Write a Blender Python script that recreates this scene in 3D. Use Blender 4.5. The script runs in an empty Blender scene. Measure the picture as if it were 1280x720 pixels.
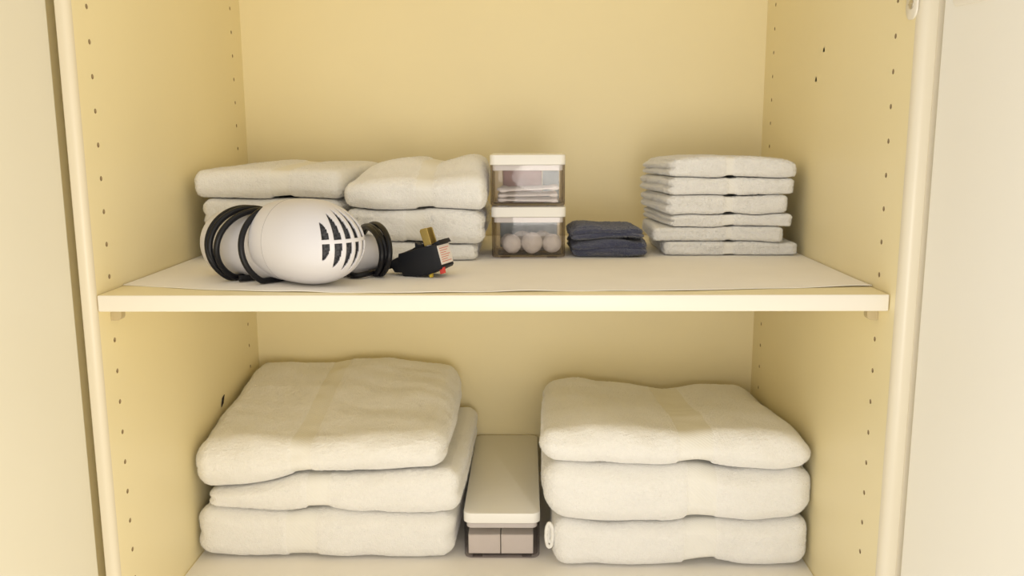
# A cream linen closet: towels, hair dryer and storage boxes on two shelves.
# World units are metres: x to the right, y into the closet, z up, closet floor at z = 0.
import bpy, bmesh, math, random
import numpy as np
from mathutils import Vector, Matrix

random.seed(7)
WORLD = 1.80
S = bpy.context.scene
COL = S.collection
W2 = 0.3768          # half of the inside width
YB = 0.455           # back panel
ST = 0.3705          # top of the adjustable shelf

# ------------------------------------------------------------------ materials
def new_mat(name):
    m = bpy.data.materials.new(name); m.use_nodes = True
    nt = m.node_tree
    return m, nt, nt.nodes['Principled BSDF'], nt.nodes['Material Output']

def mat(name, col, rough=0.5, metal=0.0, spec=0.5, noise=0.0, nscale=40.0, bump=0.0, bscale=200.0, sheen=0.0, coat=0.0):
    m, nt, b, out = new_mat(name)
    b.inputs['Base Color'].default_value = (*col, 1)
    b.inputs['Roughness'].default_value = rough
    b.inputs['Metallic'].default_value = metal
    b.inputs['Specular IOR Level'].default_value = spec
    b.inputs['Sheen Weight'].default_value = sheen
    b.inputs['Coat Weight'].default_value = coat
    tc = nt.nodes.new('ShaderNodeTexCoord')
    if noise:
        n = nt.nodes.new('ShaderNodeTexNoise'); n.inputs['Scale'].default_value = nscale; n.inputs['Detail'].default_value = 4
        nt.links.new(tc.outputs['Object'], n.inputs['Vector'])
        r = nt.nodes.new('ShaderNodeValToRGB')
        r.color_ramp.elements[0].position = .3; r.color_ramp.elements[1].position = .7
        r.color_ramp.elements[0].color = (*[c*(1-noise) for c in col], 1)
        r.color_ramp.elements[1].color = (*[min(1, c*(1+noise)) for c in col], 1)
        nt.links.new(n.outputs['Fac'], r.inputs['Fac']); nt.links.new(r.outputs['Color'], b.inputs['Base Color'])
    if bump:
        n2 = nt.nodes.new('ShaderNodeTexNoise'); n2.inputs['Scale'].default_value = bscale; n2.inputs['Detail'].default_value = 3
        nt.links.new(tc.outputs['Object'], n2.inputs['Vector'])
        bp = nt.nodes.new('ShaderNodeBump'); bp.inputs['Strength'].default_value = bump; bp.inputs['Distance'].default_value = .001
        nt.links.new(n2.outputs['Fac'], bp.inputs['Height']); nt.links.new(bp.outputs['Normal'], b.inputs['Normal'])
    return m

def mat_terry(name, col, bump=.55):
    """Looped pile: fine cell bump, a little sheen, slight colour mottling."""
    m, nt, b, out = new_mat(name)
    b.inputs['Roughness'].default_value = .95
    b.inputs['Specular IOR Level'].default_value = .15
    b.inputs['Sheen Weight'].default_value = .5
    b.inputs['Sheen Roughness'].default_value = .6
    tc = nt.nodes.new('ShaderNodeTexCoord')
    v = nt.nodes.new('ShaderNodeTexVoronoi'); v.inputs['Scale'].default_value = 650
    n = nt.nodes.new('ShaderNodeTexNoise'); n.inputs['Scale'].default_value = 260; n.inputs['Detail'].default_value = 5
    for t in (v, n): nt.links.new(tc.outputs['Object'], t.inputs['Vector'])
    mx = nt.nodes.new('ShaderNodeMath'); mx.operation = 'SUBTRACT'
    nt.links.new(n.outputs['Fac'], mx.inputs[0]); nt.links.new(v.outputs['Distance'], mx.inputs[1])
    bp = nt.nodes.new('ShaderNodeBump'); bp.inputs['Strength'].default_value = bump; bp.inputs['Distance'].default_value = .0012
    nt.links.new(mx.outputs[0], bp.inputs['Height']); nt.links.new(bp.outputs['Normal'], b.inputs['Normal'])
    r = nt.nodes.new('ShaderNodeValToRGB')
    r.color_ramp.elements[0].position = .25; r.color_ramp.elements[1].position = .75
    r.color_ramp.elements[0].color = (*[c*.975 for c in col], 1); r.color_ramp.elements[1].color = (*[min(1, c*1.015) for c in col], 1)
    nt.links.new(n.outputs['Fac'], r.inputs['Fac']); nt.links.new(r.outputs['Color'], b.inputs['Base Color'])
    return m

def mat_band(name, col):
    """The flat woven border of a towel: fine herringbone ribs, no pile."""
    m, nt, b, out = new_mat(name)
    b.inputs['Base Color'].default_value = (*col, 1); b.inputs['Roughness'].default_value = .85
    b.inputs['Specular IOR Level'].default_value = .2
    tc = nt.nodes.new('ShaderNodeTexCoord')
    w = nt.nodes.new('ShaderNodeTexWave'); w.inputs['Scale'].default_value = 130; w.inputs['Distortion'].default_value = 2.5
    w.bands_direction = 'DIAGONAL'
    nt.links.new(tc.outputs['Object'], w.inputs['Vector'])
    bp = nt.nodes.new('ShaderNodeBump'); bp.inputs['Strength'].default_value = .35; bp.inputs['Distance'].default_value = .0005
    nt.links.new(w.outputs['Fac'], bp.inputs['Height']); nt.links.new(bp.outputs['Normal'], b.inputs['Normal'])
    return m

def mat_smoke(name, tint, gloss=.10):
    """Clear smoky acrylic: tinted see-through panes with a sharp surface reflection."""
    m, nt, b, out = new_mat(name)
    nt.nodes.remove(b)
    t = nt.nodes.new('ShaderNodeBsdfTransparent')
    g = nt.nodes.new('ShaderNodeBsdfGlossy'); g.inputs['Roughness'].default_value = .05
    lw = nt.nodes.new('ShaderNodeLayerWeight'); lw.inputs['Blend'].default_value = .5
    # longer paths through the wall at grazing angles absorb more
    r = nt.nodes.new('ShaderNodeValToRGB'); r.color_ramp.interpolation = 'EASE'
    r.color_ramp.elements[0].position = .35; r.color_ramp.elements[0].color = (*tint, 1)
    r.color_ramp.elements[1].position = 1.0; r.color_ramp.elements[1].color = (*[c**6*.75 for c in tint], 1)
    nt.links.new(lw.outputs['Facing'], r.inputs['Fac']); nt.links.new(r.outputs['Color'], t.inputs['Color'])
    pw = nt.nodes.new('ShaderNodeMath'); pw.operation = 'POWER'; pw.inputs[1].default_value = 5
    ma = nt.nodes.new('ShaderNodeMath'); ma.operation = 'MULTIPLY_ADD'; ma.inputs[1].default_value = .55; ma.inputs[2].default_value = .035
    nt.links.new(lw.outputs['Facing'], pw.inputs[0]); nt.links.new(pw.outputs[0], ma.inputs[0])
    mx = nt.nodes.new('ShaderNodeMixShader')
    nt.links.new(ma.outputs[0], mx.inputs['Fac']); nt.links.new(t.outputs['BSDF'], mx.inputs[1]); nt.links.new(g.outputs['BSDF'], mx.inputs[2])
    nt.links.new(mx.outputs['Shader'], out.inputs['Surface'])
    return m

CREAM = (.87, .765, .475)
M = dict(
    melamine=mat('cream_melamine', CREAM, .42, noise=.015, nscale=6, bump=.04, bscale=300),
    edge=mat('cream_edge_band', (.79, .74, .63), .35, bump=.03, bscale=200),
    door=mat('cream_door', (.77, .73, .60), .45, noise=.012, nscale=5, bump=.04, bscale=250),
    panel_edge=mat('cream_panel_edge', (.70, .63, .48), .32, bump=.03, bscale=200),
    liner=mat('shelf_liner_paper', (.93, .895, .83), .75, noise=.02, nscale=18, bump=.08, bscale=120),
    pin=mat('tan_plastic_pin', (.50, .41, .24), .5),
    terry=mat_terry('white_terry', (.89, .875, .84)),
    band=mat_band('white_woven_band', (.85, .835, .79)),
    navy=mat_terry('navy_terry', (.060, .068, .125), .8),
    white=mat('white_lid_plastic', (.86, .84, .79), .38),
    smoke=mat_smoke('smoky_acrylic', (.925, .91, .915)),
    dryer=mat('white_dryer_plastic', (.68, .665, .69), .34),
    screen=mat('intake_screen', (.045, .045, .05), .7, noise=.9, nscale=500, bump=.6, bscale=900),
    black=mat('black_rubber', (.006, .006, .008), .36, spec=.3),
    plug=mat('black_plug_plastic', (.010, .011, .015), .5, spec=.3, bump=.05, bscale=800),
    brass=mat('brass', (.52, .39, .13), .38, metal=1.0),
    label=mat('white_label', (.80, .74, .70), .6),
    red=mat('red_plastic', (.75, .07, .06), .4),
    redink=mat('red_ink', (.70, .25, .20), .6),
    yellow=mat('yellow_plastic', (.75, .55, .05), .4),
    cotton=mat('cotton_wool', (.86, .82, .76), 1.0, spec=.1, noise=.03, nscale=120, bump=.6, bscale=180, sheen=.2),
    stick=mat('white_paper_stick', (.84, .80, .75), .8),
    card=mat('white_card', (.86, .81, .73), .7, noise=.01),
    pink=mat('pink_film', (.58, .33, .29), .5, noise=.05, nscale=30),
    blue=mat('pale_blue_film', (.42, .52, .56), .5, noise=.05, nscale=30),
    seam=mat('grey_seam', (.35, .33, .35), .6),
    metal=mat('nickel', (.62, .58, .50), .35, metal=.9),
    tag=mat('black_cloth_tag', (.012, .008, .010), .8),
    door_r=mat('cream_door_lit', (.86, .83, .74), .45, noise=.012, nscale=5, bump=.04, bscale=250),  # same door cream, paler: whiter light from the left put into the colour
    chip=mat('chipboard', (.46, .34, .18), .9),
    dark=mat('dark_recess', (.06, .045, .03), .9),
)

# ------------------------------------------------------------------ object helpers
def tag(o, label=None, cat=None, group=None, kind=None):
    if label: o['label'] = label
    if cat: o['category'] = cat
    if group: o['group'] = group
    if kind: o['kind'] = kind
    return o

def thing(name, label, cat, loc=(0, 0, 0), group=None):
    o = bpy.data.objects.new(name, None); o.empty_display_size = .02
    COL.objects.link(o); o.location = loc
    return tag(o, label, cat, group)

def link(name, me, material, parent=None, smooth=True):
    o = bpy.data.objects.new(name, me); COL.objects.link(o)
    if material is not None and not me.materials: me.materials.append(material)
    if smooth:
        me.polygons.foreach_set('use_smooth', [True]*len(me.polygons))
    if parent is not None:
        o.parent = parent
        o.matrix_parent_inverse = Matrix.Translation(parent.location).inverted()
    return o

def obj(name, bm, material, parent=None, smooth=False, angle=None):
    bmesh.ops.recalc_face_normals(bm, faces=bm.faces[:])
    me = bpy.data.meshes.new(name); bm.to_mesh(me); bm.free()
    o = link(name, me, material, parent, smooth or angle is not None)
    if angle is not None:
        me.set_sharp_from_angle(angle=math.radians(angle))
    return o

def box(bm, x0, x1, y0, y1, z0, z1, bevel=0.0, seg=2):
    g = bmesh.ops.create_cube(bm, size=1)
    for v in g['verts']:
        v.co = Vector((x0 + (v.co.x+.5)*(x1-x0), y0 + (v.co.y+.5)*(y1-y0), z0 + (v.co.z+.5)*(z1-z0)))
    if bevel:
        es = list({e for v in g['verts'] for e in v.link_edges})
        bmesh.ops.bevel(bm, geom=es, offset=bevel, segments=seg, profile=.5, affect='EDGES')

def rr_ring(x0, x1, y0, y1, z, r, n=6):
    pts = []
    for cx, cy, a0 in ((x1-r, y1-r, 0), (x0+r, y1-r, 90), (x0+r, y0+r, 180), (x1-r, y0+r, 270)):
        for k in range(n+1):
            a = math.radians(a0 + 90*k/n); pts.append((cx + r*math.cos(a), cy + r*math.sin(a), z))
    return pts

def loft(bm, rings, cap0=True, cap1=True, close=False):
    vs = [[bm.verts.new(p) for p in r] for r in rings]
    n = len(vs[0]); m = len(vs)
    for i in range(m if close else m-1):
        a, b = vs[i], vs[(i+1) % m]
        for k in range(n):
            bm.faces.new((a[k], a[(k+1) % n], b[(k+1) % n], b[k]))
    if not close:
        if cap0: bm.faces.new(vs[0][::-1])
        if cap1: bm.faces.new(vs[-1])

def tube_path(bm, pts, r, n=10, closed=False, flat=1.0):
    """Round tube along a polyline."""
    P = [Vector(p) for p in pts]; m = len(P); rings = []
    up = None
    for i in range(m):
        t = (P[(i+1) % m] - P[i-1]) if closed else (P[min(i+1, m-1)] - P[max(i-1, 0)])
        t.normalize()
        if up is None:
            up = t.orthogonal().normalized()
        else:
            up = (up - t*up.dot(t)).normalized()
        s = t.cross(up)
        rings.append([P[i] + (up*math.cos(2*math.pi*k/n)*flat + s*math.sin(2*math.pi*k/n))*r for k in range(n)])
    if closed:
        # pick the twist that closes the seam best
        best = min(range(n), key=lambda sft: sum((rings[-1][(k+sft) % n]-rings[0][k]).length for k in range(n)))
        if best:
            rings = [[R[(k + round(best*i/(m-1))) % n] for k in range(n)] for i, R in enumerate(rings)]
    loft(bm, rings, close=closed)

def lathe(bm, origin, axis, profile, n=48, cap0=True, cap1=True):
    a = Vector(axis).normalized(); e1 = a.orthogonal().normalized(); e2 = a.cross(e1); o = Vector(origin)
    rings = [[o + a*t + (e1*math.cos(2*math.pi*k/n) + e2*math.sin(2*math.pi*k/n))*r for k in range(n)] for t, r in profile]
    loft(bm, rings, cap0, cap1)

def smooth_curve(pts, n=12, closed=False):
    """Catmull-Rom through the points."""
    P = [Vector(p) for p in pts]; m = len(P); out = []
    for i in range(m if closed else m-1):
        if closed: p0, p1, p2, p3 = P[i-1], P[i], P[(i+1) % m], P[(i+2) % m]
        else: p0, p1, p2, p3 = P[max(i-1, 0)], P[i], P[i+1], P[min(i+2, m-1)]
        for k in range(n):
            t = k/n
            out.append(.5*((2*p1) + (p2-p0)*t + (2*p0-5*p1+4*p2-p3)*t*t + (3*p1-p0-3*p2+p3)*t**3))
    if not closed: out.append(P[-1])
    return out

# ------------------------------------------------------------------ noise (numpy gradient noise)
_rng = np.random.default_rng(3)
_perm = np.tile(_rng.permutation(256), 3)
_grad = _rng.normal(size=(256, 3)); _grad /= np.linalg.norm(_grad, axis=1)[:, None]

def gnoise(p):
    i = np.floor(p).astype(int); f = p - i; u = f*f*f*(f*(f*6-15)+10); i &= 255
    def g(dx, dy, dz):
        h = _perm[_perm[_perm[i[:, 0]+dx] + i[:, 1]+dy] + i[:, 2]+dz]
        return (_grad[h]*(f - np.array([dx, dy, dz]))).sum(1)
    def L(a, b, t): return a + (b-a)*t
    x00 = L(g(0, 0, 0), g(1, 0, 0), u[:, 0]); x10 = L(g(0, 1, 0), g(1, 1, 0), u[:, 0])
    x01 = L(g(0, 0, 1), g(1, 0, 1), u[:, 0]); x11 = L(g(0, 1, 1), g(1, 1, 1), u[:, 0])
    return L(L(x00, x10, u[:, 1]), L(x01, x11, u[:, 1]), u[:, 2])*1.6

def sstep(a, b, x):
    t = np.clip((x-a)/(b-a), 0, 1); return t*t*(3-2*t)

def curve_fn(pts, sig=.008):
    """Smoothed interpolation through (x, z) points."""
    if isinstance(pts, (int, float)): return lambda x: np.full_like(x, float(pts))
    px = np.array([p[0] for p in pts]); pz = np.array([p[1] for p in pts])
    g = np.linspace(px[0]-.05, px[-1]+.05, 400); z = np.interp(g, px, pz)
    k = np.exp(-.5*(np.arange(-60, 61)*(g[1]-g[0])/sig)**2); k /= k.sum()
    zs = np.convolve(np.pad(z, 60, mode='edge'), k, mode='valid')
    return lambda x: np.interp(x, g, zs)

def surf(front, back, y0, y1, mid=None, ym=None):
    """Height field between a front and a back edge curve (optionally one between them)."""
    f, b = curve_fn(front), curve_fn(back); m = curve_fn(mid) if mid is not None else None
    def h(x, y):
        if m is None:
            t = sstep(0, 1, (y-y0)/(y1-y0)); return f(x)*(1-t) + b(x)*t
        t = sstep(y0, ym, y); t2 = sstep(ym, y1, y)
        return np.where(y < ym, f(x)*(1-t)+m(x)*t, m(x)*(1-t2)+b(x)*t2)
    return h

def grid_box(nx, ny, nz):
    """Surface of a cube cut in nx * ny * nz cells: lattice coordinates in 0..1 and quads."""
    idx = {}; co = []; quads = []
    def vid(i, j, k):
        key = (i, j, k)
        if key not in idx: idx[key] = len(co); co.append((i/nx, j/ny, k/nz))
        return idx[key]
    for k, fl in ((0, True), (nz, False)):
        for i in range(nx):
            for j in range(ny):
                q = [vid(i, j, k), vid(i+1, j, k), vid(i+1, j+1, k), vid(i, j+1, k)]; quads.append(q[::-1] if fl else q)
    for j, fl in ((0, False), (ny, True)):
        for i in range(nx):
            for k in range(nz):
                q = [vid(i, j, k), vid(i+1, j, k), vid(i+1, j, k+1), vid(i, j, k+1)]; quads.append(q[::-1] if fl else q)
    for i, fl in ((0, True), (nx, False)):
        for j in range(ny):
            for k in range(nz):
                q = [vid(i, j, k), vid(i, j+1, k), vid(i, j+1, k+1), vid(i, j, k+1)]; quads.append(q[::-1] if fl else q)
    return np.array(co), np.array(quads)

def towel(name, label, cat, group, xf, xb, y, B0, B1, T, rf=.62, ru=.62, res=.002, end_lobes=2, front_lobes=1,
          lobe=.003, lobe_side=0, band=None, free_top=False, seed=0, lump=.0014, fuzz=.00026, front_wave=.0012, wrinkle=0.0,
          mat_=None, mat_b=None, parent=None, slit=.0012, pile=6e5, pile_len=.0016, xclip=(-.3764, .3764)):
    """A folded towel: a soft slab between the height fields B0 and B1 whose front is the rounded fold and whose
    ends show the stacked layers."""
    Lx = xf[1]-xf[0]; Ly = y[1]-y[0]
    a, b, c = Lx/2, Ly/2, T/2
    nx, ny, nz = int(Lx/res), int(Ly/(res*1.25)), max(10, int(T/(res*.8)))
    g, quads = grid_box(nx, ny, nz)
    r = rf*c; kx = r/(ru*c)
    dim = np.array([a*kx, b, c])
    p = (g*2-1)*dim
    q = np.clip(p, -(dim-r), dim-r)
    n = p-q; ln = np.linalg.norm(n, axis=1); n /= np.maximum(ln, 1e-9)[:, None]
    p = q + n*r
    s = (p/dim+1)/2                                             # 0..1 in the slab
    wx = (xf[0]*(1-s[:, 1]) + xb[0]*s[:, 1])*(1-s[:, 0]) + (xf[1]*(1-s[:, 1]) + xb[1]*s[:, 1])*s[:, 0]
    wy = y[0] + Ly*s[:, 1]
    P = np.stack([wx, wy, s[:, 2]*T + seed*1.7], 1)
    d = np.zeros(len(p))
    low = gnoise(P*np.array([16, 16, 30]) + seed*3.1)*1.2 + .35*gnoise(P*np.array([45, 45, 60]) + seed)
    d += lump*low
    if wrinkle:
        t = P[:, 0]*.35 + P[:, 1]
        d += wrinkle*gnoise(np.stack([P[:, 0]*7+2*seed, t*34+gnoise(P*9+seed)*1.2, P[:, 2]*4], 1))
    # stacked layers at the two ends, and at the front where the open edges face forward
    wob = gnoise(np.stack([wx*14, wy*14, np.full_like(wx, seed*2.3)], 1))*.10
    def lobes(L):
        if L < 2: return np.zeros(len(p))
        z = (s[:, 2]+wob)*L; k = np.round(z)
        return 1-np.abs(np.sin(np.pi*np.clip(z, 0, L)))**.55
    d -= lobe*lobes(end_lobes)*np.clip((np.abs(n[:, 0]) if not lobe_side else lobe_side*n[:, 0])*1.4-.3, 0, 1)
    d -= lobe*lobes(front_lobes)*np.clip(-n[:, 1]*1.4-.3, 0, 1)
    isband = np.zeros(len(p), bool)
    fz = np.ones(len(p))
    if band:
        u = np.clip(np.minimum(wx-band[0], band[1]-wx)/.0025, 0, 1)
        w = u*np.clip(1.2-n[:, 1]*2, 0, 1)
        d -= .0010*w
        d -= slit*w*sstep(.35, .95, -n[:, 2])                     # the flat border bridges a small gap below
        edge = np.exp(-((wx-band[1])/.0016)**2) + .5*np.exp(-((wx-band[0])/.0016)**2)
        d -= .0006*edge*np.clip(1-n[:, 1]*2, 0, 1)
        fz = 1-.85*w; isband = w > .5
    rs = np.random.default_rng(100+seed)
    fine = .8*gnoise(P*420+seed) + .35*gnoise(P*210+9+seed) + 1.0*rs.normal(size=len(p))
    d += fuzz*fine*fz
    up = n[:, 2]
    cover = np.clip(np.abs(up)*1.3-.3, 0, 1)
    lim = np.where(up < 0, cover, 0 if free_top else cover)
    d = np.where(d > 0, d*(1-lim), d)                           # never swell into the neighbour above or below
    d -= .0004*lim
    nn = n*np.array([1/kx, 1, 1]); nn /= np.linalg.norm(nn, axis=1)[:, None]
    wx = wx + nn[:, 0]*d; wy = wy + nn[:, 1]*d
    wy = wy + front_wave*gnoise(np.stack([wx*22, np.full_like(wx, seed*5.), s[:, 2]*2], 1))*2*(1-s[:, 1])
    z0 = B0(wx, wy); z1 = B1(wx, wy)
    wz = z0 + (z1-z0)*s[:, 2] + nn[:, 2]*d
    me = bpy.data.meshes.new(name)
    co_ = np.stack([wx, wy, wz], 1)
    faces = quads.tolist(); mi = isband[quads].all(1).astype(np.int32)
    if pile:
        # loose loops of the pile: tiny tapering threads standing off the cloth, part of the same surface
        A, B_, C_, D_ = (co_[quads[:, k]] for k in range(4))
        nrm = np.cross(C_-A, D_-B_); ar = np.linalg.norm(nrm, axis=1)/2; nrm /= np.maximum(2*ar, 1e-12)[:, None]
        okq = (mi == 0) & (n[quads].mean(1)[:, 1] < .6)
        nzq = n[quads].mean(1)[:, 2]
        okq &= (nzq > -.75) & ((nzq < .75) | free_top)
        pr = ar*okq; cnt = min(60000, int(pr.sum()*pile)); pick = rs.choice(len(quads), cnt, p=pr/pr.sum())
        u, v = rs.random((2, cnt, 1))
        base = (A[pick]*(1-u)+B_[pick]*u)*(1-v) + (D_[pick]*(1-u)+C_[pick]*u)*v
        dr_ = nrm[pick] + rs.normal(size=(cnt, 3))*.55; dr_ /= np.linalg.norm(dr_, axis=1)[:, None]
        sd = np.cross(dr_, rs.normal(size=(cnt, 3))); sd /= np.linalg.norm(sd, axis=1)[:, None]
        ln_ = pile_len*rs.uniform(.5, 1.1, (cnt, 1))
        tip = base + dr_*ln_ - np.array([0, 0, .25])*ln_
        base = base - nrm[pick]*.0003
        # stay inside the slab's own height so that no thread enters a neighbour
        zt0, zt1 = B0(tip[:, 0], tip[:, 1])+.0001, B1(tip[:, 0], tip[:, 1])-(.0001 if not free_top else -.002)
        tip[:, 2] = np.clip(tip[:, 2], zt0, zt1)
        if xclip: tip[:, 0] = np.clip(tip[:, 0], *xclip)
        k0 = len(co_)
        co_ = np.concatenate([co_, base-sd*.00017, base+sd*.00017, tip])
        ii = np.arange(cnt)
        faces += np.stack([k0+ii, k0+cnt+ii, k0+2*cnt+ii], 1).tolist(); mi = np.concatenate([mi, np.zeros(cnt, np.int32)])
    me.from_pydata(co_.tolist(), [], faces)
    me.materials.append(mat_ or M['terry'])
    if band:
        me.materials.append(mat_b or M['band'])
        me.polygons.foreach_set('material_index', mi)
    o = link(name, me, None, parent)
    me.validate(); me.update()
    return tag(o, label, cat, group) if label else o

# ------------------------------------------------------------------ the setting: carcass, doors
HOLE_R = .0025
def side_panel(name, sgn, y_front, thick, hole_y, z0f, z0b, dots=()):
    """Side panel with a rounded front edge and two columns of drilled holes, all real recesses."""
    bm = bmesh.new(); xi = sgn*W2
    zlo, zhi = -.016, 1.05
    hc = .0035
    rb = thick*.55; ro = .0014
    ystart = y_front+rb
    holes = []
    for i in range(1, 32):
        holes += [(hole_y[0], z0f + .032*i), (hole_y[1], z0b + .032*i)]
    holes += list(dots)
    ys = sorted({ystart, YB+.008} | {round(h[0]+s*hc, 5) for h in holes for s in (-1, 1)})
    zs = sorted({zlo, zhi} | {round(h[1]+s*hc, 5) for h in holes for s in (-1, 1)})
    hs = {(round(h[0]-hc, 5), round(h[1]-hc, 5)): h for h in holes}
    V = {}
    def v(y, z):
        if (y, z) not in V: V[(y, z)] = bm.verts.new((xi, y, z))
        return V[(y, z)]
    for j in range(len(ys)-1):
        for k in range(len(zs)-1):
            c = [v(ys[j], zs[k]), v(ys[j+1], zs[k]), v(ys[j+1], zs[k+1]), v(ys[j], zs[k+1])]
            h = hs.get((ys[j], zs[k]))
            if not h: bm.faces.new(c); continue
            n = 16; rads = HOLE_R if h in holes[:62] else .0022
            def ring(dx, r): return [bm.verts.new((xi+sgn*dx, h[0]+r*math.cos(math.radians(225+360*q/n)), h[1]+r*math.sin(math.radians(225+360*q/n)))) for q in range(n)]
            R0, R1 = ring(0, rads), ring(.009, rads)
            for q in range(4):                                   # corner q to corner q+1 with a quarter of the circle
                arc = [R0[(q*4+t) % n] for t in range(5)]
                bm.faces.new([c[q], c[(q+1) % 4]] + arc[::-1])
            for q in range(n): bm.faces.new((R0[q], R0[(q+1) % n], R1[(q+1) % n], R1[q])).material_index = 2
            bm.faces.new(R1).material_index = 2
    # rounded front edge, outer face, back and ends
    prof = [(xi, ystart)]
    for k in range(1, 8):
        a = math.pi/2*k/8; prof.append((xi+sgn*rb*(1-math.cos(a)), ystart-rb*math.sin(a)))
    prof.append((xi+sgn*rb, y_front)); prof.append((xi+sgn*(thick-ro), y_front))
    for k in range(1, 6):
        a = math.pi/2*k/6; prof.append((xi+sgn*(thick-ro+ro*math.sin(a)), y_front+ro*(1-math.cos(a))))
    prof += [(xi+sgn*thick, y_front+ro), (xi+sgn*thick, YB+.008), (xi, YB+.008)]
    lo = [bm.verts.new((x, y, zlo)) for x, y in prof]; hi = [bm.verts.new((x, y, zhi)) for x, y in prof]
    for q in range(len(prof)-1): bm.faces.new((lo[q], lo[q+1], hi[q+1], hi[q])).material_index = 1 if q < len(prof)-3 else 0
    bm.faces.new(lo); bm.faces.new(hi[::-1])
    bmesh.ops.remove_doubles(bm, verts=bm.verts[:], dist=1e-5)
    o = obj(name, bm, M['melamine'], angle=30)
    o.data.materials.append(M['panel_edge']); o.data.materials.append(M['chip'])
    return tag(o, kind='structure')

side_panel('wall_left', -1, -.035, .0128, (0, .4127), 0.0, .0214)
side_panel('wall_right', 1, -.050, .0165, (0, .4127), .0005, .0214, dots=[(.2235, .5832), (.2008, .6150)])
bm = bmesh.new(); box(bm, -W2, W2, YB, YB+.008, -.016, 1.05); tag(obj('wall_back', bm, M['melamine']), kind='structure')
bm = bmesh.new(); box(bm, -W2, W2, -.034, YB, -.016, 0); tag(obj('floor', bm, M['melamine']), kind='structure')
bm = bmesh.new(); box(bm, -W2, W2, -.034, YB, 1.034, 1.05); tag(obj('ceiling', bm, M['melamine']), kind='structure')

bm = bmesh.new(); box(bm, W2+.0166, W2+.035, -.044, .06, -.60, 1.06, .001); tag(obj('trim_2', bm, M['edge']), kind='structure')
bm = bmesh.new(); box(bm, -W2, W2, -.034, -.018, -.60, -.0162, .001); tag(obj('trim_3', bm, M['edge']), kind='structure')
# recessed filler by the left door, plus a block added to darken the gap
bm = bmesh.new(); box(bm, -W2-.110, -.4020, -.028, .07, -.60, 1.06, .001); box(bm, -.4020, -W2-.0129, .030, .07, -.60, 1.06, .001); tag(obj('trim_1', bm, M['melamine']), kind='structure')

def door(name, hinge, ang, length, z0, z1, th=.018):
    """Open door leaf: local x runs from the hinge edge to the free edge, the inside face looks to local +y."""
    bm = bmesh.new(); box(bm, 0, length, -th, 0, z0, z1, .0025, 3)
    o = obj(name, bm, M['door'], angle=40); o.location = (*hinge, 0); o.rotation_euler = (0, 0, ang)
    return tag(o, kind='structure')

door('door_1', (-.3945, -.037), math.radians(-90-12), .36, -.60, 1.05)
# right leaf: inside face looks left
bm = bmesh.new(); box(bm, 0, .36, 0, .018, -.60, 1.05, .0025, 3)
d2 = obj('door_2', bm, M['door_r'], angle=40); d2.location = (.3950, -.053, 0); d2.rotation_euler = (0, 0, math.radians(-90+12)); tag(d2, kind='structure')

# hinge of the right door: plate screwed to the side panel, arm, and the cup flange in the door
hg = thing('cabinet_hinge', 'concealed cabinet hinge fixed to the front edge above the right end of the shelf', 'hinge', (W2, -.03, .64))
bm = bmesh.new()
loft(bm, [[(W2-dx, -.034+(p[0])*s_, .641+p[1]*s_) for p in [(q[0], q[1]) for q in rr_ring(-.011, .011, -.022, .022, 0, .010)]] for dx, s_ in ((0, 1), (.0015, 1), (.0022, .93))])
obj('mounting_plate', bm, M['edge'], hg, angle=40)
bm = bmesh.new(); lathe(bm, (W2-.0022, -.036, .632), (-1, 0, 0), [(0, .0042), (.0010, .0042), (.0016, .0030)], 20)
box(bm, W2-.0042, W2-.0037, -.0395, -.0325, .6315, .6325)
obj('screw', bm, M['metal'], hg, angle=40)
bm = bmesh.new(); box(bm, W2-.012, W2-.0021, -.058, -.020, .641, .653, .002); obj('arm', bm, M['metal'], hg, angle=40)
bm = bmesh.new()
fl = [Vector((p[0], -dy, p[1])) for dy in (0,) for p in [(0, 0)]]
c_, s_ = math.cos(d2.rotation_euler.z), math.sin(d2.rotation_euler.z)
def on_door(u, w, out):  # along the leaf, height, distance off its inside face
    return (d2.location.x + u*c_ - (-out)*s_, d2.location.y + u*s_ + (-out)*c_, w)
loft(bm, [[on_door(.036+q[0]*k, .6535+q[1]*k, o_) for q in rr_ring(-.023, .030, -.028, .028, 0, .006)] for o_, k in ((0, 1), (.0012, 1), (.0018, .95))])
obj('cup_flange', bm, M['edge'], hg, angle=40)

# ------------------------------------------------------------------ shelf, pins, liners
bm = bmesh.new(); box(bm, -W2+.0008, W2-.0008, -.030, YB-.002, ST-.0160, ST, .0012, 3)
sh_ = obj('shelf', bm, M['melamine'], angle=40)
sh_.data.materials.append(M['edge'])
for p in sh_.data.polygons:
    if p.normal.y < -.3: p.material_index = 1
tag(sh_, 'cream adjustable shelf across the closet holding the hair dryer and hand towels', 'shelf')

def shelf_pin(sx, label):
    t = thing('shelf_pin', label, 'shelf pin', (sx*W2, 0, .340), 'pins under the shelf')
    bm = bmesh.new(); lathe(bm, (sx*(W2+.006), 0, .352), (-sx, 0, 0), [(0, .0022), (.008, .0022), (.0081, .0023), (.0135, .0023)], 16)
    obj('peg', bm, M['pin'], t, angle=40)
    bm = bmesh.new()
    out = [(.0002, .3540), (.0110, .3540), (.0105, .3440), (.0095, .3420), (.0075, .3408), (.0002, .3405)]
    loft(bm, [[(sx*(W2-a), yy, z) for a, z in out] for yy in (-.0045, .0045)])
    obj('bracket', bm, M['pin'], t)
    return t
shelf_pin(-1, 'tan shelf pin under the left end of the shelf')
shelf_pin(1, 'tan shelf pin under the right end of the shelf')

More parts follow.
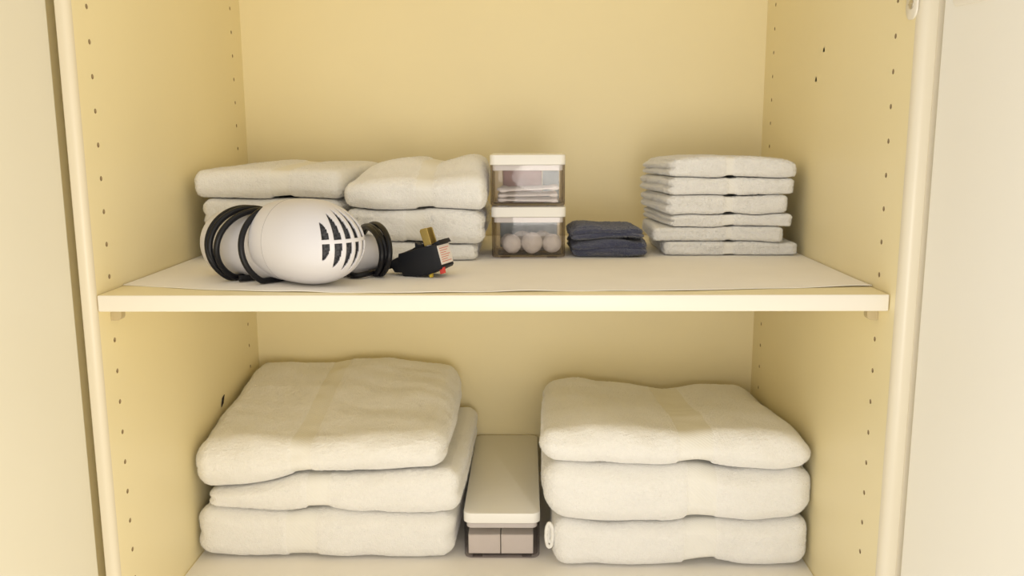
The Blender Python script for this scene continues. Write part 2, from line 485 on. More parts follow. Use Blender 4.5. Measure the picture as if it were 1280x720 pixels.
def liner(name, label, front, yb, z, th=.0007, lift=.0016, x0=-W2+.0015, x1=W2-.0015):
    nx, ny = 240, 60; ff = curve_fn(front, .012)
    xs = np.linspace(x0, x1, nx+1); V = []; F = []
    for top in (0, 1):
        for j in range(ny+1):
            t = j/ny; t = t*t*(.4)+t*.6
            yy = ff(xs)*(1-t) + yb*t
            pn = np.stack([xs*9, yy*9, np.zeros_like(xs)], 1)
            w = np.exp(-(yy-ff(xs))/.018)
            zz = z + .0001 + lift*w*np.clip(gnoise(pn*1.7+4)+.35, 0, 1.2) + th*top
            V += list(zip(xs.tolist(), yy.tolist(), zz.tolist()))
    N = (nx+1)*(ny+1)
    for j in range(ny):
        for i in range(nx):
            q = [j*(nx+1)+i, j*(nx+1)+i+1, (j+1)*(nx+1)+i+1, (j+1)*(nx+1)+i]
            F.append([N+k for k in q]); F.append(q[::-1])
    for i in range(nx):
        F.append([i, i+1, N+i+1, N+i]); a = ny*(nx+1)+i; F.append([a+1, a, N+a, N+a+1])
    for j in range(ny):
        a = j*(nx+1); b = a+nx+1; F.append([b, a, N+a, N+b]); a += nx; b += nx; F.append([a, b, N+b, N+a])
    me = bpy.data.meshes.new(name); me.from_pydata(V, [], F)
    o = link(name, me, M['liner']); me.set_sharp_from_angle(angle=math.radians(50))
    return tag(o, label, 'shelf liner')
liner('shelf_liner', 'pale paper liner with a wavy front edge lying on the shelf under the hair dryer',
      [(-.378, .026), (-.348, .019), (-.296, .001), (-.22, -.013), (-.071, -.0225), (.02, -.016), (.082, -.011), (.19, -.012), (.238, -.004), (.343, .009), (.378, .013)], YB-.003, ST)
liner('shelf_liner', 'pale paper liner on the closet floor under the bath towels',
      [(-.378, -.010), (-.1, -.018), (.2, -.012), (.378, -.015)], YB-.003, 0, lift=.0006)

# ------------------------------------------------------------------ bath towels, lower compartment
E = .0004
F0 = .0012
g_ = 'white bath towels stacked on the closet floor'
# left stack
L0 = surf([(-.375, .007), (-.345, .0035), (-.323, .0018), (-.253, .0015), (-.240, .004), (-.213, .004), (-.190, .0015), (-.103, .0015), (-.07, .002), (-.05, .004)], F0, .155, .25)
L1 = surf([(-.375, .071), (-.357, .070), (-.320, .066), (-.260, .063), (-.235, .067), (-.205, .067), (-.191, .064), (-.142, .061), (-.083, .060), (-.045, .066)], .064, .155, .30)
L2 = surf([(-.375, .090), (-.318, .093), (-.273, .101), (-.248, .110), (-.219, .112), (-.180, .110), (-.121, .116), (-.05, .121)],
          [(-.375, .108), (-.2, .112), (-.04, .114)], .155, .38)
L3 = surf([(-.375, .153), (-.30, .159), (-.24, .156), (-.16, .163), (-.06, .165)],
          [(-.376, .184), (-.329, .187), (-.288, .184), (-.255, .185), (-.234, .191), (-.175, .192), (-.105, .187), (-.060, .178)], .165, .43)
towel('bath_towel', 'white bath towel at the bottom of the left stack on the closet floor', 'towel', g_, (-.374, -.055), (-.372, -.048), (.157, .44), L0, L1, .060, band=(-.264, -.222), seed=1, lump=.0018, res=.0021, end_lobes=2)
towel('bath_towel', 'middle white bath towel of the left stack, sticking out beside the flat lidded box', 'towel', g_, (-.358, -.047), (-.362, -.040), (.158, .442), L1, L2, .045, band=(-.237, -.205), seed=2, lump=.0018, res=.0021, end_lobes=2)
t3 = towel('bath_towel', 'wide white bath towel with a black tag, topmost of the left stack', 'towel', g_, (-.3745, -.062), (-.3745, -.061), (.154, .445), L2, L3, .056, band=(-.254, -.225), seed=3, lump=.0022, wrinkle=.0022, free_top=True, res=.0021, rf=1.0, ru=.8, end_lobes=2)
bm = bmesh.new(); slab_pts = [(-.3762, .2800, .1605), (-.3762, .2880, .1640), (-.3762, .2935, .1740), (-.3762, .2860, .1715)]; loft(bm, [[(x+dx, y, z) for x, y, z in slab_pts] for dx in (0, .0009)]); tg = obj('care_label', bm, M['tag'], t3); tg['label'] = 'black care label'
# right stack
R0 = surf([(.05, .003), (.075, .0016), (.20, .0014), (.225, .004), (.262, .008), (.285, .003), (.33, .0014), (.36, .003), (.376, .006)], F0, .138, .24)
R1 = surf([(.055, .069), (.074, .061), (.132, .056), (.209, .056), (.224, .060), (.248, .063), (.275, .061), (.305, .058), (.353, .062), (.375, .070)], .064, .138, .30)
R2 = surf([(.05, .136), (.112, .132), (.198, .129), (.215, .132), (.240, .133), (.265, .127), (.331, .123), (.367, .129), (.376, .130)], .126, .138, .36)
R3 = surf([(.05, .174), (.104, .180), (.161, .177), (.23, .170), (.27, .175), (.342, .174), (.372, .160)],
          [(.06, .158), (.104, .166), (.165, .158), (.236, .150), (.282, .156), (.345, .155), (.372, .135)], .15, .41)
b1 = towel('bath_towel', 'white bath towel with a rolled hanging loop, lowest of the right stack', 'towel', g_, (.066, .3735), (.066, .372), (.141, .42), R0, R1, .058, band=(.222, .264), seed=4, lump=.0018, res=.0021, end_lobes=1)
towel('bath_towel', 'middle white bath towel of the right stack on the closet floor', 'towel', g_, (.0535, .3755), (.056, .374), (.138, .42), R1, R2, .070, band=(.224, .263), seed=5, lump=.0020, res=.0021, end_lobes=1, rf=.7, ru=.8)
towel('bath_towel', 'plump white bath towel, topmost of the right stack on the closet floor', 'towel', g_, (.0500, .3735), (.060, .372), (.138, .425), R2, R3, .042, band=(.212, .256), seed=6, lump=.0022, wrinkle=.0014, free_top=True, res=.0021, end_lobes=1, rf=1.0, ru=.9)
bm = bmesh.new()
for k, (rr, zc) in enumerate(((.0135, .041), (.0092, .042), (.0050, .0425))):
    tube_path(bm, [(.0615+.5*rr*.6*math.cos(a) + .0008*k, .150+.002*k, zc+rr*math.sin(a)*1.15) for a in [2*math.pi*q/28 for q in range(28)]], .0022, 8, closed=True)
obj('hanging_loop', bm, M['band'], b1, smooth=True)

# ------------------------------------------------------------------ hand towels, upper shelf
UZ = ST + .0011
gh = 'white hand towels stacked on the shelf'
h0 = surf(UZ, UZ, .19, .4)
hA = surf([(-.37, .409), (-.17, .409)], .409, .19, .4)
hB = surf([(-.37, .447), (-.352, .446), (-.308, .4445), (-.275, .444), (-.26, .447), (-.245, .446), (-.184, .444)], .445, .19, .4)
hC = surf([(-.38, .478), (-.354, .480), (-.298, .481), (-.247, .480), (-.186, .479), (-.165, .476)],
          [(-.38, .474), (-.354, .481), (-.298, .485), (-.250, .483), (-.186, .483), (-.165, .478)], .2, .36)
towel('hand_towel', 'bottom white hand towel of the left stack, hidden behind the hair dryer', 'towel', gh, (-.356, -.190), (-.356, -.170), (.198, .40), h0, hA, .038, seed=11, res=.0019, lump=.0012)
towel('hand_towel', 'middle white hand towel peeking out above the black hair dryer cord', 'towel', gh, (-.356, -.189), (-.356, -.168), (.198, .40), hA, hB, .037, band=(-.268, -.240), seed=12, res=.0019, lump=.0012)
towel('hand_towel', 'white hand towel on top of the left stack behind the hair dryer', 'towel', gh, (-.364, -.187), (-.368, -.166), (.196, .405), hB, hC, .036, band=(-.273, -.246), seed=13, res=.0019, lump=.0014, free_top=True, end_lobes=1, rf=.8, ru=.5)
k1 = surf([(-.19, .400), (-.175, .397), (-.089, .3915), (-.02, .3905)], .392, .185, .40)
k2 = surf([(-.19, .438), (-.182, .436), (-.146, .431), (-.098, .432), (-.085, .434), (-.072, .434), (-.021, .431), (-.01, .431)], .433, .185, .40)
k3 = surf([(-.185, .462), (-.165, .466), (-.13, .470), (-.10, .469), (-.08, .467), (-.06, .469), (-.03, .472), (-.014, .468)],
          [(-.19, .464), (-.172, .474), (-.151, .486), (-.135, .488), (-.115, .491), (-.098, .489), (-.080, .483), (-.065, .486), (-.049, .491), (-.034, .494), (-.022, .490), (-.010, .476)], .185, .27)
towel('hand_towel', 'bottom white hand towel of the stack beside the clear containers', 'towel', gh, (-.180, -.0255), (-.150, -.026), (.188, .40), h0, k1, .022, seed=14, res=.0019, lump=.0012, rf=.7)
towel('hand_towel', 'middle white hand towel of the stack beside the clear containers', 'towel', gh, (-.182, -.0160), (-.150, -.017), (.187, .40), k1, k2, .040, band=(-.112, -.085), seed=15, res=.0019, lump=.0014, fuzz=.0005)
towel('hand_towel', 'plump lopsided white hand towel topmost beside the clear containers', 'towel', gh, (-.1835, -.0135), (-.148, -.016), (.185, .40), k2, k3, .040, band=(-.098, -.074), seed=16, res=.0019, lump=.0016, free_top=True, end_lobes=1, rf=.8, ru=.45)

# ------------------------------------------------------------------ washcloths at the right end of the shelf
gw = 'white washcloths stacked on the shelf'
zs_ = [UZ, .3882, .4068, .4222, .4450, .4668, .4925]
def wb(k):
    z = zs_[k]
    if k == 0: return surf(UZ, UZ, .22, .37)
    if k == 6: return surf([(.185, .484), (.205, .489), (.24, .4925), (.285, .493), (.295, .491), (.305, .493), (.35, .489), (.372, .481)],
                           [(.185, .480), (.205, .488), (.24, .491), (.30, .490), (.35, .487), (.372, .480)], .23, .36)
    rs = random.Random(k*5)
    return surf([(.18+.19*q/7, z + rs.uniform(-.0017, .0017) + (.0004 if q == 4 else 0)) for q in range(8)], z, .22, .36)
wsurf = [wb(k) for k in range(7)]
wx = [(.205, .3665), (.190, .3490), (.211, .3590), (.2055, .3530), (.208, .3600), (.2085, .3625)]
wxl = [.203, .194, .194, .189, .188, .191]
wl = ['bottom white washcloth of the pile, lying on the shelf liner', 'white washcloth second from the bottom of the pile, short at its right end',
      'white washcloth third from the bottom of the pile against the side panel', 'white washcloth third from the top of the pile against the side panel',
      'white washcloth second from the top of the pile against the side panel', 'white washcloth on top of the pile against the side panel']
for k in range(6):
    towel('washcloth', wl[k], 'washcloth', gw, wx[k], (wxl[k], wx[k][1]), (.229+.0015*random.random(), .362), wsurf[k], wsurf[k+1], zs_[k+1]-zs_[k],
          band=(.276+.002*math.sin(k*2), .289+.002*math.cos(k*3)), seed=21+k, res=.0014, lump=.0009, fuzz=.0004, end_lobes=2 if k > 1 else 1, lobe_side=-1, lobe=.0065, rf=.5, ru=.8, free_top=k == 5, slit=.0004, pile=1.2e6, pile_len=.0020)

# ------------------------------------------------------------------ navy washcloths
nb = surf([(.08, .390), (.11, .392), (.13, .395), (.155, .3935), (.185, .391)], .392, .21, .33)
nt_ = surf([(.085, .403), (.097, .411), (.118, .4105), (.135, .4085), (.158, .4085), (.170, .4100), (.180, .4065), (.186, .400)],
           [(.085, .402), (.10, .407), (.13, .405), (.165, .405), (.186, .398)], .215, .29)
gn = 'folded navy washcloths'
towel('washcloth', 'lower navy blue washcloth folded on the shelf beside the clear containers', 'washcloth', gn, (.0895, .1845), (.089, .182), (.2125, .325), surf(UZ, UZ, .2, .33), nb, .021, seed=31, res=.0013, lump=.0022, fuzz=.0005, end_lobes=2, front_lobes=2, lobe=.0045, wrinkle=.0032, front_wave=.0028, mat_=M['navy'], rf=.95, ru=1.0)
towel('washcloth', 'upper navy blue washcloth resting on the other folded navy one', 'washcloth', gn, (.0885, .1795), (.088, .178), (.2135, .325), nb, nt_, .019, seed=32, res=.0013, lump=.0022, fuzz=.0005, end_lobes=2, front_lobes=2, lobe=.0045, wrinkle=.0032, front_wave=.0028, mat_=M['navy'], rf=.95, ru=1.0, free_top=True)

# ------------------------------------------------------------------ clear containers
def container(name, label, group, x0, x1, y0, y1, z0, h, cap, lip, r=.007, over=.0006, wall=.0022):
    t = thing(name, label, 'container', ((x0+x1)/2, (y0+y1)/2, z0), group)
    zt = z0+h-cap
    bm = bmesh.new(); w = wall; e = .0012
    loft(bm, [rr_ring(x0+e*1.6, x1-e*1.6, y0+e*1.6, y1-e*1.6, z0+.0012, r-e), rr_ring(x0+e*.5, x1-e*.5, y0+e*.5, y1-e*.5, z0+.0016, r), rr_ring(x0, x1, y0, y1, z0+.0032, r), rr_ring(x0, x1, y0, y1, zt-.0004, r),
              rr_ring(x0+w, x1-w, y0+w, y1-w, zt-.0004, r-w*.8), rr_ring(x0+w, x1-w, y0+w, y1-w, z0+.0050, r-w*.8), rr_ring(x0+w+.002, x1-w-.002, y0+w+.002, y1-w-.002, z0+.0036, r-w)])
    obj('body', bm, M['smoke'], t, angle=35)
    for fx in (x0+.010, x1-.022):
        for fy in (y0+.006, y1-.012):
            bm = bmesh.new(); box(bm, fx, fx+.012, fy, fy+.006, z0, z0+.0013, .0002); obj('foot', bm, M['smoke'], t)
    bm = bmesh.new(); o = over; b = .0014
    loft(bm, [rr_ring(x0-o+.0006, x1+o-.0006, y0-o+.0006, y1+o-.0006, zt, r), rr_ring(x0-o, x1+o, y0-o, y1+o, zt+.0006, r), rr_ring(x0-o, x1+o, y0-o, y1+o, z0+h-b, r),
              rr_ring(x0-o+b*.3, x1+o-b*.3, y0-o+b*.3, y1+o-b*.3, z0+h-b*.3, r), rr_ring(x0-o+b, x1+o-b, y0-o+b, y1+o-b, z0+h, r-b*.6)])
    lid = obj('lid', bm, M['white'], t, angle=35)
    bm = bmesh.new(); q = wall+.0004
    loft(bm, [rr_ring(x0+q+.0005, x1-q-.0005, y0+q+.0005, y1-q-.0005, zt-lip, r-q), rr_ring(x0+q, x1-q, y0+q, y1-q, zt-lip+.0006, r-q), rr_ring(x0+q, x1-q, y0+q, y1-q, zt, r-q)], cap0=True)
    obj('lid_lip', bm, M['white'], lid, angle=35)
    return t

X0, X1, Y0, Y1 = -.0078, .0812, .2085, .2995
HU = .0622
gc = 'small smoky containers stacked on the shelf'
container('storage_container', 'smoky clear container of cotton balls under another container on the shelf', gc, X0, X1, Y0, Y1, UZ, HU, .0122, .0068)
container('storage_container', 'smoky clear container of cotton swabs on top of another container', gc, X0-.0012, X1-.0006, Y0+.001, Y1+.001, UZ+HU+.0002, HU, .0122, .0068)

# cotton swabs in the upper container
def swab_mesh():
    bm = bmesh.new(); L = .0365
    lathe(bm, (0, 0, 0), (1, 0, 0), [(-L, .0001), (-L+.0006, .0014), (-L+.003, .0023), (-L+.007, .0022), (-L+.011, .0010), (L-.011, .0010), (L-.007, .0022), (L-.003, .0023), (L-.0006, .0014), (L, .0001)], 12)
    me = bpy.data.meshes.new('cotton_swab'); bmesh.ops.recalc_face_normals(bm, faces=bm.faces[:]); bm.to_mesh(me); bm.free()
    me.materials.append(M['stick']); return me
sw = swab_mesh(); me_done = False
zb = UZ+HU+.0002+.0036
rs = random.Random(11)
for k in range(18):
    layer, row_ = divmod(k, 6)
    o = bpy.data.objects.new('cotton_swab', sw); COL.objects.link(o)
    yaw = rs.uniform(-.095, .095); top = layer == 2
    o.location = ((X0+X1)/2-.0009 + rs.uniform(-.0022, .0022), Y0+.0145+row_*.0124, zb+.0030+layer*.0062 + (.0010 if top else 0))
    o.rotation_euler = (0, -rs.uniform(.010, .045) if top else rs.uniform(-.018, .018), yaw)
    tag(o, 'white cotton swab lying in the upper smoky container', 'cotton swab', 'cotton swabs in the upper container')
sw.polygons.foreach_set('use_smooth', [True]*len(sw.polygons))

def crumple(name, label, cat, m, x0, x1, z0, z1, yc, seed, arch=.0):
    nx, nz = 50, 24; V = []; F = []
    for side in (0, 1):
        for j in range(nz+1):
            for i in range(nx+1):
                u, v = i/nx, j/nz; x = x0+(x1-x0)*u; z = z0+(z1-z0)*v*(1-arch*abs(2*u-1)**2)
                n = float(gnoise(np.array([[x*55+seed, z*60, seed*1.0]]))[0])
                th = .0025*math.sin(math.pi*u)**.5*math.sin(math.pi*min(1, v*1.0))**.5 if 0 < u < 1 and 0 < v < 1 else 0
                V.append((x, yc + .0035*n + (th if side else -th), z))
    N = (nx+1)*(nz+1)
    for j in range(nz):
        for i in range(nx):
            q = [j*(nx+1)+i, j*(nx+1)+i+1, (j+1)*(nx+1)+i+1, (j+1)*(nx+1)+i]; F += [q, [N+k for k in q[::-1]]]
    bm = bmesh.new(); vs = [bm.verts.new(v) for v in V]
    for f in F: bm.faces.new([vs[i] for i in f])
    bmesh.ops.remove_doubles(bm, verts=bm.verts[:], dist=1e-6)
    return tag(obj(name, bm, m, smooth=True), label, cat)
crumple('sheet', 'dusky pink packet standing in for a blurred reflection behind the cotton swabs', 'sheet', M['pink'], .004, .054, zb+.0002, zb+.0385, .2890, 3, .06)  # made-up coloured pieces that put a blurred reflection inside the containers
crumple('sheet', 'pale blue packet standing in for a blurred reflection behind the cotton swabs', 'sheet', M['blue'], .055, .076, zb+.0002, zb+.036, .2890, 5)
zb2 = UZ+.0036
crumple('sheet', 'pale blue packet standing in for a blurred reflection behind the cotton balls', 'sheet', M['blue'], .000, .074, zb2+.0002, zb2+.0395, .2900, 8, .06)

def cotton_ball(c, r, seed):
    bm = bmesh.new(); bmesh.ops.create_icosphere(bm, subdivisions=5, radius=1)
    P = np.array([v.co[:] for v in bm.verts]); d = 1 + .05*gnoise(P*1.6+seed) + .03*gnoise(P*5+seed*2) + .012*gnoise(P*17+seed)
    for v, k in zip(bm.verts, d): v.co = Vector(v.co)*float(k)*r
    o = obj('cotton_ball', bm, M['cotton'], smooth=True); o.location = c
    return tag(o, 'white cotton ball in the lower smoky container', 'cotton ball', 'cotton balls in the lower container')
for k, (x, y, r) in enumerate(((.0165, .2262, .0115), (.0410, .2262, .0130), (.0655, .2300, .0118), (.0290, .2540, .0125), (.0545, .2560, .0122), (.0120, .2560, .0105))):
    cotton_ball((x, y, zb2+.0006+r), r, 3*k+1)

# the long flat box between the bath towels
bx0, bx1, by0, by1 = -.0435, .0500, .166, .451
fz = .0012
container('storage_container', 'long smoky clear box with a white lid between the two bath towel stacks', None, bx0, bx1, by0, by1, fz, .0605, .0130, .0075, r=.010, over=.0006, wall=.0024)
def carton(x0, x1, label):
    t = thing('carton', label, 'carton', ((x0+x1)/2, .20, fz+.0037), 'small cartons in the flat box')
    z0, z1 = fz+.0038, fz+.0290
    bm = bmesh.new(); box(bm, x0, x1, .1735, .236, z0, z1, .0005, 1); obj('box_body', bm, M['card'], t)
    bm = bmesh.new(); box(bm, x0+.002, x1-.002, .1727, .17345, z1-.019, z1-.0004, .0002, 1); obj('tuck_flap', bm, M['card'], t)
carton(-.0385, .0010, 'small white carton in the flat lidded box, next to the left towel stack')
carton(.0022, .0420, 'small white carton in the flat lidded box, next to the right towel stack')

# ------------------------------------------------------------------ hair dryer
BC = Vector((-.1845, .030, .4146)); AX = Vector((.85, -.5268, 0)).normalized(); PX = Vector((-AX.y, AX.x, 0))   # axis, horizontal normal (away)
RA, RB, RL, TCUT = .064, .0431, .105, .047
dr = thing('hair_dryer', 'white hair dryer with black cord wrapped round it and its plug lying beside it', 'hair dryer', (BC.x, BC.y, ST+.0008))

def bulb_mesh(name, scale, slots, m, parent):
    """Egg-shaped housing: a short end towards the intake, a long taper towards the barrel, cut square there."""
    NA, NH = 420, 210; V = []; F = []
    for j in range(1, NH):
        el = (j/NH-.5)*math.pi
        for i in range(NA):
            az = 2*math.pi*i/NA
            d = np.array([math.cos(el)*math.sin(az), -math.cos(el)*math.cos(az), math.sin(el)])   # az 0 faces -y
            a_ = d[0]*AX.x + d[1]*AX.y; p_ = d[0]*PX.x + d[1]*PX.y
            k = 1/math.sqrt((a_/(RA if a_ > 0 else RL))**2 + (p_/RB)**2 + (d[2]/RB)**2)
            if a_ < 0: k = min(k, TCUT/-a_)
            V.append(tuple(np.array(BC) + d*k*scale))
    V.append((BC.x, BC.y, BC.z-RB*scale)); V.append((BC.x, BC.y, BC.z+RB*scale))
    def inslot(p):
        h = (p[2]-BC.z)/RB; rem = 1-h*h
        if rem <= 0 or (p[1]-BC.y)*.97 - (p[0]-BC.x)*.243 > .004: return False
        sx = ((p[0]-BC.x)*.97 + (p[1]-BC.y)*.243)/(.0590*math.sqrt(rem))
        if sx > .995 or sx < 0: return False
        ph = math.degrees(math.asin(sx)); hc = .125
        if abs(h-hc) < .045: return False
        for a0, a1 in ((10.5, 18.5), (23, 31), (35, 43), (47, 54), (58.5, 64.5), (69, 74)):
            u = ((a0+a1)/2-54)/48; hm = .68*math.sqrt(max(0, 1-u*u))+.04; f = abs(h-hc)/hm
            if f < 1 and a0 < ph < a0+(a1-a0)*math.sqrt(1-f**2.2): return True
        return False
    def ctr(q): return [sum(V[k][t] for k in q)/len(q) for t in range(3)]
    for j in range(NH-2):
        for i in range(NA):
            q = [j*NA+i, j*NA+(i+1) % NA, (j+1)*NA+(i+1) % NA, (j+1)*NA+i]
            if slots and i < NA*.32 and inslot(ctr(q)): continue
            F.append(q)
    for i in range(NA):
        F.append([(i+1) % NA, i, len(V)-2]); F.append([(NH-2)*NA+i, (NH-2)*NA+(i+1) % NA, len(V)-1])
    me = bpy.data.meshes.new(name); me.from_pydata(V, [], F)
    o = link(name, me, m, parent)
    if slots:
        md = o.modifiers.new('wall', 'SOLIDIFY'); md.thickness = .0022; md.offset = -1
    return o
hs = bulb_mesh('housing', 1.0, True, M['dryer'], dr)
bulb_mesh('intake_screen', .935, False, M['screen'], hs)
bm = bmesh.new(); ta = -.024; rr = RB*math.sqrt(1-(ta/RL)**2)
tube_path(bm, [BC + AX*ta + (PX*math.cos(q) + Vector((0, 0, 1))*math.sin(q))*rr for q in [2*math.pi*k/96 for k in range(96)]], .00022, 6, closed=True)
obj('seam', bm, M['seam'], hs, smooth=True)
BR = .0350
bo = Vector((BC.x, BC.y, ST+.0011+BR))
bm = bmesh.new()
lathe(bm, bo, -AX, [(.020, .020), (.030, .0335), (.045, BR), (.118, BR-.0004), (.1275, BR-.0016), (.1325, BR-.0050), (.1340, BR-.0095), (.1300, BR-.0110), (.1200, BR-.0110), (.1195, .002)], 64)
obj('barrel', bm, M['dryer'], dr, angle=45)
HD = Vector((.85, .50, 0)).normalized(); HR = .0208
ho = Vector((-.190, .069, ST+.0012+HR))
bm = bmesh.new()
lathe(bm, ho, HD, [(.0, .016), (.004, HR), (.0640, HR), (.0652, HR-.0008), (.0654, HR-.0016), (.0670, HR-.0016), (.0672, HR-.0007), (.0690, HR-.0014), (.0702, HR-.0045), (.0706, .001)], 48)
obj('handle', bm, M['dryer'], dr, angle=45)

# cord: one twin flex wound in loops
CR = .0031
def loop(c, e1, r1, r2, tilt=0.0, z0=None, n=72, skew=0.0):
    e1 = Vector((*e1, 0)).normalized(); ax_ = Vector((-e1.y, e1.x, 0)); pts = []
    for k in range(n):
        a = 2*math.pi*k/n
        p = Vector(c) + e1*(r1*math.cos(a)) + Vector((0, 0, 1))*(r2*math.sin(a)) + ax_*(tilt*math.sin(a) + skew*math.cos(a))
        p.z = max(p.z, ST+.0011+CR) ; pts.append(p)
    return pts
bm = bmesh.new()
zc = bo.z
for args in (((-.2605, .0680, zc+.0005), (-.66, -.75), .0450, .0385, -.004), ((-.2570, .0665, zc+.0012), (-.68, -.73), .0450, .0378, .001),
             ((-.2500, .0640, zc+.0000), (-.66, -.75), .0450, .0370, .005), ((-.2205, .0480, zc+.0015), (-.66, -.75), .0440, .0402, -.004)):
    tube_path(bm, loop(*args[:4], tilt=args[4]), CR, 12, closed=True)
hz = ho.z
for args in (((-.1305, .0955, hz+.0045), (.50, -.86), .0440, .0280, .003), ((-.1345, .0965, hz+.0040), (.52, -.85), .0430, .0265, -.001),
             ((-.1375, .0935, hz+.0035), (.50, -.86), .0420, .0260, .001)):
    tube_path(bm, loop(*args[:4], tilt=args[4]), CR, 12, closed=True)
tube_path(bm, smooth_curve([(-.262, .040, ST+.0045), (-.232, .060, ST+.0045), (-.19, .085, ST+.0046), (-.160, .075, ST+.0046), (-.148, .062, ST+.0045)], 10), CR, 12)
obj('cord', bm, M['black'], dr, smooth=True)['label'] = 'black power cord'

# plug block (safety plug) lying on its side, prongs up
pg_o = Vector((-.078, .062, 0))
bm = bmesh.new()
def slab(bm, pts, y0, y1, bev=.0012):
    a = [bm.verts.new((x, y0, z)) for x, z in pts]; b = [bm.verts.new((x, y1, z)) for x, z in pts]; n = len(pts)
    f0 = bm.faces.new(a); f1 = bm.faces.new(b[::-1])
    for k in range(n): bm.faces.new((a[k], b[k], b[(k+1) % n], a[(k+1) % n]))
    if bev:
        es = list(set(f0.edges[:]+f1.edges[:])); bmesh.ops.bevel(bm, geom=es, offset=bev, segments=2, profile=.5, affect='EDGES')
PY0, PY1 = .0605, .0925
slab(bm, [(-.102, .3955), (-.0650, .4060), (-.0580, .4075), (-.0515, .3835), (-.0525, .3812), (-.0650, .3752), (-.0770, .3728), (-.0970, .3716), (-.0985, .3750), (-.1025, .3930)], PY0, PY1)
plug = obj('plug', bm, M['plug'], dr, angle=35); plug['label'] = 'black plug block with gold prongs'
bm = bmesh.new(); slab(bm, [(-.0655, .4062), (-.0560, .4115), (-.0535, .4075), (-.0580, .4060)], PY0+.004, PY1-.002, .0006); obj('end_cap', bm, M['plug'], plug, angle=35)
bm = bmesh.new(); slab(bm, [(-.1150, .3830), (-.1115, .3880), (-.1022, .3925), (-.0980, .3745), (-.1090, .3745)], PY0+.003, PY1-.010, .0016); obj('strain_relief', bm, M['plug'], plug, angle=35)
bm = bmesh.new(); slab(bm, [(-.1000, .3962), (-.0905, .4000), (-.0865, .4020), (-.0875, .4080), (-.0825, .4045), (-.0770, .4060), (-.0770, .4015), (-.100, .3950)], PY0+.010, PY0+.018, .0003); obj('latch', bm, M['plug'], plug)
for yy in (.0690, .0820):
    bm = bmesh.new()
    slab(bm, [(-.0748, .4035), (-.0803, .4190), (-.0795, .4215), (-.0735, .4232), (-.0718, .4222), (-.0668, .4062)], yy, yy+.0016, .0003)
    obj('prong', bm, M['brass'], plug)['label'] = 'gold flat prong'
# printed label on the end face
e0, e1_ = Vector((-.0580, 0, .4075)), Vector((-.0515, 0, .3835)); ed = (e1_-e0); en = Vector((-ed.z, 0, ed.x)).normalized()
if en.x < 0: en = -en
def on_end(t, y, off): p = e0 + ed*t + en*off; return (p.x, y, p.z)
bm = bmesh.new()
loft(bm, [[on_end(t, y, o_) for t, y in ((.08, PY0+.002), (.90, PY0+.002), (.90, PY1-.002), (.08, PY1-.002))] for o_ in (.0001, .0007)])
lb = obj('warning_label', bm, M['label'], plug); lb['label'] = 'white warning label with red lines of print'
bm = bmesh.new()
for k in range(7):
    t0 = .20+.095*k
    loft(bm, [[on_end(t, y, o_) for t, y in ((t0, PY0+.005), (t0+.032, PY0+.005), (t0+.032, PY1-.005-.004*(k % 3)), (t0, PY1-.005-.004*(k % 3)))] for o_ in (.0007, .0008)])
obj('print_lines', bm, M['redink'], lb)
bm = bmesh.new(); slab(bm, [(-.0560, .3815), (-.0518, .3830), (-.0508, .3765), (-.0548, .3755)], PY0+.004, PY0+.010, .0004); obj('reset_button', bm, M['red'], plug)['label'] = 'red button'
bm = bmesh.new(); slab(bm, [(-.0668, .3755), (-.0640, .3765), (-.0640, .3718), (-.0668, .3718)], PY0+.002, PY0+.007, .0003); obj('test_button', bm, M['yellow'], plug)['label'] = 'yellow button'

# the plug lies turned a little, its labelled end towards the room
PT = Matrix.Translation((-.0585, PY0, 0)) @ Matrix.Rotation(math.radians(-20), 4, 'Z') @ Matrix.Translation((.0555, -PY0, 0))
for o in [plug] + list(plug.children) + list(lb.children): o.data.transform(PT)
bm = bmesh.new()
tip = PT @ Vector((-.112, PY0+.013, .3815))
tube_path(bm, smooth_curve([(-.150, .062, ST+.0045), (-.142, .060, ST+.0046), (-.132, .068, ST+.0060), tuple(tip-Vector((.008, -.002, .002))), tuple(tip)], 10), CR, 12)
obj('cord_end', bm, M['black'], dr, smooth=True)

# ------------------------------------------------------------------ light and camera
wd = bpy.data.worlds.new('world'); S.world = wd; wd.use_nodes = True
nt = wd.node_tree; bg = nt.nodes['Background']; bg.inputs['Strength'].default_value = WORLD
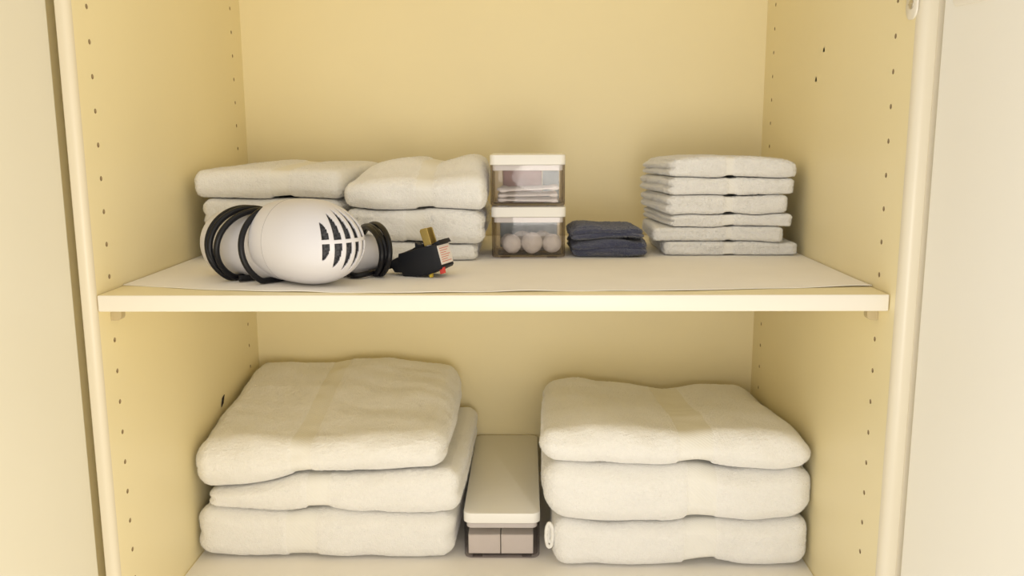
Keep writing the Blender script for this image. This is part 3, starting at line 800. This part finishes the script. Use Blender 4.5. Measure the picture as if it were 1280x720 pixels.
# the lit room around the closet: a pale floor below, whiter on the left, warmer on the right
tcw = nt.nodes.new('ShaderNodeTexCoord'); sep = nt.nodes.new('ShaderNodeSeparateXYZ'); nt.links.new(tcw.outputs['Generated'], sep.inputs[0])
def wramp(src, stops):
    mr = nt.nodes.new('ShaderNodeMapRange'); mr.inputs['From Min'].default_value = -1; mr.inputs['From Max'].default_value = 1
    nt.links.new(src, mr.inputs['Value']); r = nt.nodes.new('ShaderNodeValToRGB')
    while len(r.color_ramp.elements) < len(stops): r.color_ramp.elements.new(.5)
    for e, (p, c) in zip(r.color_ramp.elements, stops): e.position = p; e.color = (*c, 1)
    nt.links.new(mr.outputs[0], r.inputs['Fac']); return r.outputs['Color']
cx_ = wramp(sep.outputs['X'], [(.20, (.74, .75, .81)), (.80, (1.0, .91, .77))])
cz_ = wramp(sep.outputs['Z'], [(.25, (.90, .86, .74)), (.46, (.90, .87, .78)), (.60, (.70, .68, .63)), (.76, (.53, .53, .53)), (.95, (.58, .58, .58))])
mw_ = nt.nodes.new('ShaderNodeMix'); mw_.data_type = 'RGBA'; mw_.blend_type = 'MULTIPLY'; mw_.inputs['Factor'].default_value = 1
nt.links.new(cx_, mw_.inputs['A']); nt.links.new(cz_, mw_.inputs['B']); nt.links.new(mw_.outputs['Result'], bg.inputs['Color'])
def area(name, loc, aim, size, power, col):
    l = bpy.data.lights.new(name, 'AREA'); l.shape = 'DISK'; l.size = size; l.energy = power; l.color = col
    o = bpy.data.objects.new(name, l); COL.objects.link(o); o.location = loc
    o.rotation_euler = (Vector(aim)-Vector(loc)).to_track_quat('-Z', 'Y').to_euler()
    return o
area('fill_light', (.15, -1.15, .24), (0, .2, .28), .5, 3.7, (1.0, .94, .86))  # added fill from low in front, brightens the lower compartment

cam = bpy.data.cameras.new('camera'); co = bpy.data.objects.new('camera', cam); COL.objects.link(co)
cam.sensor_width = 36; cam.lens = 36*1099.6/1280; cam.clip_start = .01
p_, y_, r_ = .17465, -.0175, -.00443
fw = Vector((math.sin(y_)*math.cos(p_), math.cos(y_)*math.cos(p_), -math.sin(p_)))
rt = Vector((math.cos(y_), -math.sin(y_), 0)); up = rt.cross(fw)
r2 = rt*math.cos(r_) + up*math.sin(r_); u2 = -rt*math.sin(r_) + up*math.cos(r_)
mw = Matrix((r2, u2, -fw)).transposed().to_4x4(); mw.translation = (.03502, -.84938, .52186)
co.matrix_world = mw
S.camera = co
S.cycles.transparent_max_bounces = 32
S.view_settings.view_transform = 'Standard'; S.view_settings.look = 'None'; S.view_settings.gamma = 1
S.view_settings.use_curve_mapping = False; S.view_settings.exposure = 0.0
